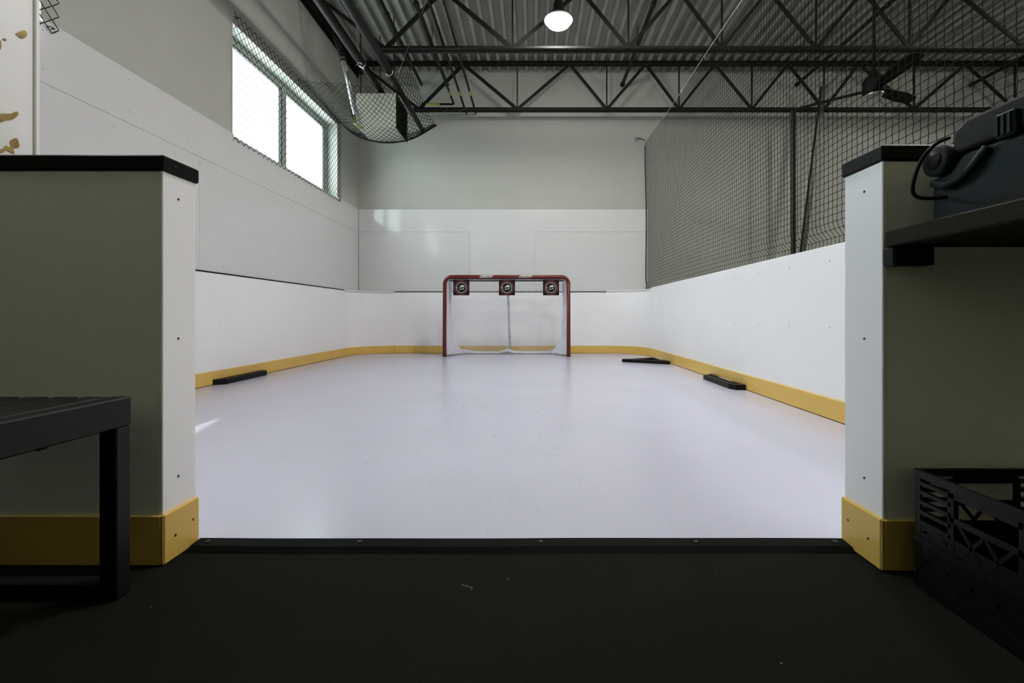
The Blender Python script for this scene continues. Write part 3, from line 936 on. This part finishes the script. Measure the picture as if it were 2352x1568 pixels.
# ------------------------------------------------------------------ hockey goal
gx, gy = -0.411, 7.125
RT = 0.030
goal = tag(empty('hockey_goal', (gx, gy + 0.25, 0)), 'red framed hockey goal with white net against the far boards', 'hockey goal')
hw, ht, rc = 0.952, 1.227, 0.115
def gp(x_, y_, z_):
    return Vector((gx + x_, gy + y_, z_))
pts = [gp(-hw, 0, 0.002), gp(-hw, 0, 0.3), gp(-hw + 0.002, 0.01, ht - rc)]
for i in range(1, 9):
    a = math.pi - i * math.pi / 16
    pts.append(gp(-hw + rc + rc * math.cos(a), 0.012, ht - rc + rc * math.sin(a)))
for i in range(1, 9):
    a = math.pi / 2 - i * math.pi / 16
    pts.append(gp(hw - rc + rc * math.cos(a), 0.012, ht - rc + rc * math.sin(a)))
pts += [gp(hw - 0.002, 0.01, ht - rc), gp(hw, 0, 0.3), gp(hw, 0, 0.002)]
MB().tube(pts, RT, 18).build('goal_frame', M['red'], goal, True)
# white base frame with two lobes and the centre stay
DB = 0.50
bp = [gp(-hw, 0.02, 0.026)]
for (x_, y_) in ((-hw + 0.03, 0.20), (-hw + 0.08, 0.36), (-hw + 0.20, 0.46), (-0.45, DB), (-0.1, DB), (0, DB), (0.1, DB), (0.45, DB), (hw - 0.20, 0.46), (hw - 0.08, 0.36), (hw - 0.03, 0.20)):
    bp.append(gp(x_, y_, 0.028))
bp.append(gp(hw, 0.02, 0.026))
MB().tube(bp, 0.022, 12).build('base_frame', M['white_paint'], goal, True)
MB().tube([gp(0.03, DB, 0.03), gp(0.022, 0.40, 0.45), gp(0.012, 0.20, 1.0), gp(0.005, 0.03, ht - 0.015)], 0.019, 12).build('centre_stay', M['white_paint'], goal, True)
MB().tube([gp(-hw + 0.08, 0.03, ht - 0.038), gp(hw - 0.08, 0.03, ht - 0.038)], 0.011, 8).build('lacing_bar', M['white_paint'], goal, True)
rod = MB().tube([gp(-hw + 0.07, -0.005, ht - 0.063), gp(hw - 0.07, -0.005, ht - 0.063)], 0.009, 8).build('target_rail', M['black'], goal, True)

# netting: U shape in plan, deeper towards the floor, slack lobes either side of the stay
NW, NH = 78, 33
def depth(t):      # t: 0 at the floor, 1 at the crossbar
    return 0.05 + 0.40 * (1 - t) ** 0.75
def gnet(i, k):
    s = i / NW
    t = k / NH
    d = depth(t)
    z_ = 0.055 + (ht - 0.085) * t
    side = hw - 0.02 - 0.03
    cut = 0.12
    if s < cut:
        f = s / cut
        x_ = -side + 0.16 * (f ** 1.6) * (1 - 0.5 * t)
        y_ = 0.03 + (d - 0.03) * math.sin(f * math.pi / 2)
    elif s > 1 - cut:
        f = (1 - s) / cut
        x_ = side - 0.16 * (f ** 1.6) * (1 - 0.5 * t)
        y_ = 0.03 + (d - 0.03) * math.sin(f * math.pi / 2)
    else:
        f = (s - cut) / (1 - 2 * cut)
        xx = side - 0.16 * (1 - 0.5 * t)
        x_ = -xx + 2 * xx * f
        lobe = abs(math.sin(2 * math.pi * f)) if True else 0
        y_ = d + 0.07 * lobe * (1 - t) * (0.4 + t)
        z_ -= 0.10 * lobe * (1 - t) ** 2 * (0.25 + t) + 0.035 * lobe * (1 - t) ** 6
    edge = min(s, 1 - s)
    x_ += 0.006 * math.sin(t * 19 + s * 31)
    z_ += 0.006 * math.sin(s * 43 + t * 9) * (1 - t) + 0.035 * math.exp(-edge * 20) * math.sin(t * 9) * 0.5
    return gp(x_, y_, max(z_, 0.012))
mb = MB()
for i in range(NW + 1):
    mb.thread([gnet(i, k) for k in range(NH + 1)], 0.0021)
for k in range(NH + 1):
    mb.thread([gnet(i, k) for i in range(NW + 1)], 0.0021)
# roof of the net from the crossbar back
o = mb.build('netting', M['white_cord'], goal)
o['kind'] = 'stuff'
# lacing band along the bottom of the net
band = []
for i in range(NW + 1):
    p = gnet(i, 0)
    band.append([p + Vector((0, -0.004, 0.035)), p + Vector((0, -0.012, 0.012)), p + Vector((0, -0.010, -0.008 if p.z > 0.02 else 0))])
MB().sheet([list(r) for r in band]).build('lacing_band', M['white_cloth'], goal, True)
# canvas guards laced to the posts
for s in (-1, 1):
    g = []
    for k in range(15):
        t = k / 14
        z_ = 0.03 + (ht - 0.10) * t
        w = 0.055 + 0.05 * math.sin(t * 7) * 0.2 + (0.16 * (1 - t * 5) if t < 0.2 else 0)
        g.append([gp(s * (hw - 0.030), 0.015, z_), gp(s * (hw - 0.032 - w * 0.45), 0.05 + w * 0.5, z_), gp(s * (hw - 0.034 - w), 0.08 + w * 1.1, z_ + 0.01 * math.sin(t * 13))])
    MB().sheet(g).build('canvas_guard', M['white_cloth'], goal, True)

# stickers on the crossbar
def text_mesh(name, body, size, mt, parent, matrix, shear=0.25):
    cu = bpy.data.curves.new(name, 'FONT')
    cu.body = body
    cu.size = size
    cu.shear = shear
    cu.align_x = 'CENTER'
    cu.align_y = 'CENTER'
    cu.extrude = 0.0003
    cu.offset = size * 0.02
    tmp = bpy.data.objects.new(name, cu)
    COL.objects.link(tmp)
    dg = bpy.context.evaluated_depsgraph_get()
    me = bpy.data.meshes.new_from_object(tmp.evaluated_get(dg))
    bpy.data.objects.remove(tmp)
    me.transform(matrix)
    me.materials.clear()
    me.materials.append(mt)
    o = bpy.data.objects.new(name, me)
    COL.objects.link(o)
    o.parent = parent
    o.matrix_parent_inverse = parent_matrix(parent).inverted()
    return o
for px in (1116.5, 1207.0):
    c = P(px, 635, gy - RT)
    x_ = c.x
    zc = ht + 0.001
    yq = gy + 0.012 - RT - 0.0012
    # a skewed label wrapped over the front of the tube
    g = []
    for a in (-38, -20, 0, 20, 42):
        an_ = math.radians(a)
        g.append([(x_ - 0.094 + 0.022 * math.sin(an_) + 0.188 * j / 6, gy + 0.012 - (RT + 0.0008) * math.cos(an_), zc + (RT + 0.0008) * math.sin(an_)) for j in range(7)])
    st = MB().sheet(g).build('sticker', M['sticker'], goal, True)
    Mx = Matrix.Translation((x_, yq, zc)) @ Matrix.Rotation(math.radians(90), 4, 'X')
    text_mesh('lettering', 'PK.EI PURCH', 0.030, M['black'], st, Mx)
    MB().prism([(x_ + 0.068, zc + 0.004), (x_ + 0.088, zc + 0.004), (x_ + 0.080, zc + 0.018)], yq - 0.0004, yq + 0.0002, 'y').build('mark', M['black'], st)

# shooting targets hung from the rail
def target(px, label):
    c = P(px, 660, gy - 0.01)
    yf = gy - 0.030
    zc = EYE - (660 - CY) / F * (gy - 0.03) - 0.002
    root = tag(empty('shooting_target', (c.x, yf, zc)), label, 'target', 'square targets hanging under the crossbar')
    w, hh = 0.123, 0.118
    T = Matrix.Translation((c.x, yf, zc))
    MB().cbox(-w, w, 0, 0.010, -hh, hh, 0.003, T).build('plate', M['black'], root)
    def ring(nm, r0, r1, d, mt):
        mb = MB()
        n = 48
        rows = []
        for (r, y_) in ((r0, 0.0), (r0, -d), (r1, -d), (r1, 0.0)):
            rows.append([T @ Vector((r * math.cos(2 * math.pi * k / n), y_, r * math.sin(2 * math.pi * k / n))) for k in range(n + 1)])
        return mb.sheet(rows).build(nm, M[mt], root)
    ring('red_ring', 0.092, 0.114, 0.0008, 'ring_red')
    ring('white_ring', 0.0725, 0.080, 0.0010, 'ring_white')
    k = 0.246 / 960.0
    def poly(pp, mt, nm='emblem', d=0.0016):
        MB().prism([((x_ - 800) * k, (890 - y_) * k) for x_, y_ in pp], -d, -0.0002, 'y', T).build(nm, M[mt], root)
    poly([(680, 860), (715, 815), (760, 770), (810, 745), (870, 735), (930, 745), (945, 790), (925, 835), (880, 855), (790, 855)], 'logo_white')
    poly([(755, 825), (780, 795), (835, 780), (815, 810), (790, 830)], 'black', 'emblem_hole', 0.0020)
    poly([(640, 1000), (700, 1022), (765, 1008), (815, 965), (785, 945), (735, 985), (680, 992)], 'logo_white')
    poly([(820, 985), (880, 965), (935, 915), (975, 915), (940, 965), (890, 998), (835, 1003)], 'logo_white')
    poly([(470, 835), (515, 850), (552, 900), (525, 915), (490, 870)], 'logo_white')
    poly([(950, 865), (965, 820), (1015, 800), (1000, 845), (975, 870)], 'logo_white')
    for j, (x_, dy) in enumerate(((590, 12), (645, 8), (700, 4), (755, 0), (810, -3), (865, -7), (920, -11))):
        poly([(x_ - 20, 935 + dy), (x_ - 4, 870 + dy), (x_ + 26, 866 + dy), (x_ + 12, 930 + dy)], 'logo_grey', 'emblem_letter', 0.0013)
    for sx in (-0.09, 0.09):
        MB().tube([T @ Vector((sx, 0.004, hh - 0.003)), T @ Vector((sx, 0.012, hh + 0.004)), T @ Vector((sx, 0.022, hh + 0.010))], 0.003, 5).build('strap', M['black'], root)
target(1060, 'black square target with red ring under the left end of the crossbar')
target(1164.5, 'black square target with red ring in the middle of the crossbar')
target(1265.5, 'black square target with red ring under the right end of the crossbar')

# ------------------------------------------------------------------ passing rebounders on the ice
def frame_poly(label, outer, width, hgt, print_edge=None, group='black rebounder frames on the ice'):
    """closed frame of bars standing on the ice: one bar per side of the outer polygon"""
    n = len(outer)
    O = [Vector((x_, y_, 0)) for x_, y_ in outer]
    cen = sum(O, Vector()) / n
    root = tag(empty('passing_rebounder', cen), label, 'rebounder', group)
    area = sum(O[i].x * O[(i + 1) % n].y - O[(i + 1) % n].x * O[i].y for i in range(n))
    sgn = 1 if area > 0 else -1
    inn = []
    for i in range(n):
        a, p, c = O[i - 1], O[i], O[(i + 1) % n]
        d1, d2 = (p - a).normalized(), (c - p).normalized()
        n1 = Vector((-d1.y, d1.x, 0)) * sgn
        n2 = Vector((-d2.y, d2.x, 0)) * sgn
        bis = (n1 + n2).normalized()
        inn.append(p + bis * (width / max(0.35, bis.dot(n1))))
    for i in range(n):
        j = (i + 1) % n
        MB().prism([(O[i].x, O[i].y), (O[j].x, O[j].y), (inn[j].x, inn[j].y), (inn[i].x, inn[i].y)], 0.0005, hgt).build('bar', M['black'], root, auto=0.003)
    if print_edge is not None:
        i, j = print_edge, (print_edge + 1) % n
        A = O[i].lerp(inn[i], 0.5); B_ = O[j].lerp(inn[j], 0.5)
        d = (B_ - A).normalized()
        nn = Vector((-d.y, d.x, 0)) * width * 0.22
        for f0, f1 in ((0.30, 0.36), (0.38, 0.46), (0.48, 0.55), (0.57, 0.66), (0.68, 0.72)):
            a_, c_ = A.lerp(B_, f0), A.lerp(B_, f1)
            MB().prism([((a_ - nn).x, (a_ - nn).y), ((c_ - nn).x, (c_ - nn).y), ((c_ + nn).x, (c_ + nn).y), ((a_ + nn).x, (a_ + nn).y)], hgt, hgt + 0.0006).build('lettering', M['logo_white'], root)
    return root
kl, kr = XL + 0.014, XR - 0.015
frame_poly('long black rebounder frame beside the left yellow kick plate', [(kl, 4.22), (kl + 0.085, 4.28), (kl + 0.085, 4.92), (kl + 0.065, 4.97), (kl, 4.97)], 0.034, 0.050)
frame_poly('long black rebounder frame beside the right kick plate nearer the doorway', [(kr, 3.94), (kr - 0.085, 3.94), (kr - 0.115, 4.02), (kr - 0.115, 4.62), (kr, 4.70)], 0.045, 0.045, 4)
frame_poly('black triangular rebounder frame lying by the right corner of the ice', [(1.205, 6.32), (1.765, 5.985), (1.775, 6.06), (1.70, 6.56)], 0.055, 0.042, 2)

# ------------------------------------------------------------------ lobby: bench, shelf, case, crate
bx1, by1, bz = -0.930, 1.075, 0.448
bench = tag(empty('slatted_bench', (-1.17, 0.45, 0)), 'black metal bench with slatted seat at the lower left', 'bench')
bx0, by0 = -1.40, -0.25
for x_ in (bx1 - 0.042, bx0):
    MB().cbox(x_, x_ + 0.042, by0, by1, bz - 0.066, bz, 0.003).build('side_rail', M['bench'], bench)
for y_ in (by1 - 0.040, by0):
    MB().cbox(bx0 + 0.042, bx1 - 0.042, y_, y_ + 0.040, bz - 0.066, bz - 0.012, 0.003).build('end_rail', M['bench'], bench)
    for x_ in (bx1 - 0.042, bx0):
        MB().cbox(x_ + 0.001, x_ + 0.041, y_ + 0.001, y_ + 0.039, 0.0, bz - 0.066, 0.003).build('leg', M['bench'], bench)
    MB().cbox(bx0 + 0.041, bx1 - 0.041, y_ + 0.004, y_ + 0.036, 0.0, 0.035, 0.003).build('foot_rail', M['bench'], bench)
xs_ = bx1 - 0.042 - 0.012
while xs_ - 0.054 > bx0 + 0.045:
    MB().cbox(xs_ - 0.054, xs_, by0 + 0.001, by1 - 0.001, bz - 0.011, bz - 0.001, 0.002).build('slat', M['bench'], bench)
    xs_ -= 0.0676
MB().cbox(-1.065, -1.045, 0.98, 1.00, bz - 0.10, bz - 0.012, 0.002).build('bracket', M['bench'], bench)

sh = tag(empty('wooden_shelf', (1.4, 0.86, 0.80)), 'thick dark wooden shelf fixed to the right doorway board', 'shelf')
MB().cbox(0.872, 1.995, 0.52, 1.152, 0.804, 0.845, 0.004).build('top', M['wood'], sh)
MB().cbox(0.874, 0.975, 1.125, 1.1635, 0.757, 0.802, 0.004).build('cleat', M['black'], sh)
MB().cbox(1.60, 1.70, 1.125, 1.1635, 0.757, 0.802, 0.004).build('cleat', M['black'], sh)

# portable machine case with a lid, a pivot drum and a cable
cs = tag(empty('machine_case', (1.15, 0.95, 0.845)), 'dark teal plastic machine case with raised lid on the wooden shelf', 'machine case')
z_ = 0.8455
body = [(1.110, z_), (1.110, z_ + 0.115), (1.06, z_ + 0.120), (1.03, z_ + 0.150), (0.58, z_ + 0.150), (0.58, z_)]
MB().prism(body, 0.952, 1.42, 'x').build('body', M['teal'], cs, auto=0.010)
MB().cbox(0.944, 0.953, 0.66, 0.96, z_ + 0.008, z_ + 0.032, 0.003).build('vent_slot', M['black'], cs)
MB().cbox(0.945, 0.953, 0.78, 0.86, z_ + 0.105, z_ + 0.122, 0.003).build('grip_slot', M['black'], cs)
lid = [(1.055, z_ + 0.152), (1.050, z_ + 0.205), (1.02, z_ + 0.222), (0.60, z_ + 0.222), (0.58, z_ + 0.20), (0.58, z_ + 0.152)]
ld = MB().prism(lid, 0.950, 1.42, 'x').build('lid', M['black'], cs, auto=0.008)
la = MB().cbox(0.938, 0.951, 0.905, 0.945, z_ + 0.145, z_ + 0.195, 0.003).build('latch', M['teal'], ld)
for i in range(3):
    MB().box(0.934, 0.939, 0.910 + i * 0.012, 0.916 + i * 0.012, z_ + 0.150, z_ + 0.190).build('latch_rib', M['teal'], la)
T = Matrix.Translation((0.936, 1.085, z_ + 0.150))
MB().lathe([(0.030, 0.0), (0.036, 0.004), (0.036, 0.05), (0.030, 0.054)], 24, T, 'x').build('pivot_drum', M['teal'], cs, True)
MB().lathe([(0.020, -0.003), (0.022, 0.001)], 20, T, 'x').build('drum_cap', M['black'], cs, True)
MB().tube([(0.944, 1.095, z_ + 0.100), (0.940, 1.06, z_ + 0.085), (0.940, 1.02, z_ + 0.090), (0.940, 0.99, z_ + 0.110), (0.944, 0.965, z_ + 0.140)], 0.009, 10).build('handle', M['teal'], cs, True)
cpts = [P(2180, 316, 1.02), P(2150, 330, 1.02), P(2120, 362, 1.03), P(2103, 400, 1.04), P(2096, 435, 1.05), P(2103, 450, 1.06), P(2120, 455, 1.07), P(2150, 455, 1.075), P(2175, 452, 1.07)]
mb = MB().tube([spline(cpts, i / 40) for i in range(41)], 0.0042, 8)
mb.build('power_cable', M['black'], cs, True)

# milk crate
cr_ = tag(empty('milk_crate', (1.08, 0.93, 0)), 'black plastic milk crate on the mat at the lower right', 'crate')
cx0, cx1, cy0, cy1, ch = 0.905, 1.235, 0.765, 1.100, 0.272
def crate_side(length, T):
    """one open lattice wall: local x along the wall, z up, thin in y"""
    mb = MB()
    t = 0.004
    L = length
    mb.box(0, L, -0.004, t + 0.004, ch - 0.016, ch, T)                  # rim
    mb.box(0, L, -0.002, t + 0.002, 0, 0.030, T)                        # foot
    mb.box(0.01, L - 0.01, 0.001, t - 0.001, 0.03, 0.150, T)            # closed lower wall
    mb.box(0, 0.014, 0, t, 0.03, ch - 0.016, T); mb.box(L - 0.014, L, 0, t, 0.03, ch - 0.016, T)
    mb.box(0, L, -0.003, t + 0.003, 0.105, 0.117, T)
    for zz in (0.150, 0.173, 0.196, 0.219, 0.240):                       # horizontal ribs at both ends
        mb.box(0.012, L * 0.27, -0.003, t + 0.003, zz, zz + 0.008, T)
        mb.box(L * 0.73, L - 0.012, -0.003, t + 0.003, zz, zz + 0.008, T)
    # surround of the hand hole
    mb.box(L * 0.27, L * 0.73, 0, t, 0.238, ch - 0.016, T)
    mb.box(L * 0.27, L * 0.73, 0, t, 0.186, 0.198, T)
    mb.box(L * 0.255, L * 0.30, 0, t, 0.117, 0.25, T); mb.box(L * 0.70, L * 0.745, 0, t, 0.117, 0.25, T)
    def bar(x0, za, x1, zb, w=0.0035):
        d = Vector((x1 - x0, 0, zb - za))
        ang = math.atan2(d.z, d.x)
        mb.box(0, d.length, 0.0005, t - 0.0005, -w, w, T @ Matrix.Translation((x0, 0, za)) @ Matrix.Rotation(-ang, 4, 'Y'))
    n = 6
    for i in range(n):
        x0, x1 = L * i / n, L * (i + 1) / n
        bar(x0, 0.03, x1, 0.105); bar(x1, 0.03, x0, 0.105)
        if 1 < i < 4:
            bar(x0, 0.117, x1, 0.186); bar(x1, 0.117, x0, 0.186)
        else:
            bar(x0, 0.117, x1, 0.150); bar(x1, 0.117, x0, 0.150)
    return mb
LX, LY = cx1 - cx0, cy1 - cy0
crate_side(LX, Matrix.Translation((cx0, cy1 - 0.004, 0))).build('side', M['crate'], cr_)
crate_side(LX, Matrix.Translation((cx0, cy0, 0))).build('side', M['crate'], cr_)
R90 = Matrix.Rotation(math.radians(90), 4, 'Z')
crate_side(LY, Matrix.Translation((cx0 + 0.004, cy0, 0)) @ R90).build('side', M['crate'], cr_)
crate_side(LY, Matrix.Translation((cx1, cy0, 0)) @ R90).build('side', M['crate'], cr_)
mb = MB()
for i in range(9):
    f = 0.01 + (LX - 0.02) * i / 8
    mb.box(cx0 + f - 0.004, cx0 + f + 0.004, cy0 + 0.004, cy1 - 0.004, 0.002, 0.010)
    f = 0.01 + (LY - 0.02) * i / 8
    mb.box(cx0 + 0.004, cx1 - 0.004, cy0 + f - 0.004, cy0 + f + 0.004, 0.002, 0.010)
mb.build('bottom_grid', M['crate'], cr_)

# a bent pale thread on the mat
q = [(1060, 1341), (1072, 1345), (1085, 1349), (1082, 1354)]
tp = []
for (px, py) in q:
    Y = (EYE + 0.003) * F / (py - CY)
    tp.append(((px - CX) / F * Y, Y, -0.0032))
tag(MB().tube(tp, 0.0006, 4).build('thread_scrap', M['thread']), 'tiny bent pale thread lying on the black mat', 'thread')
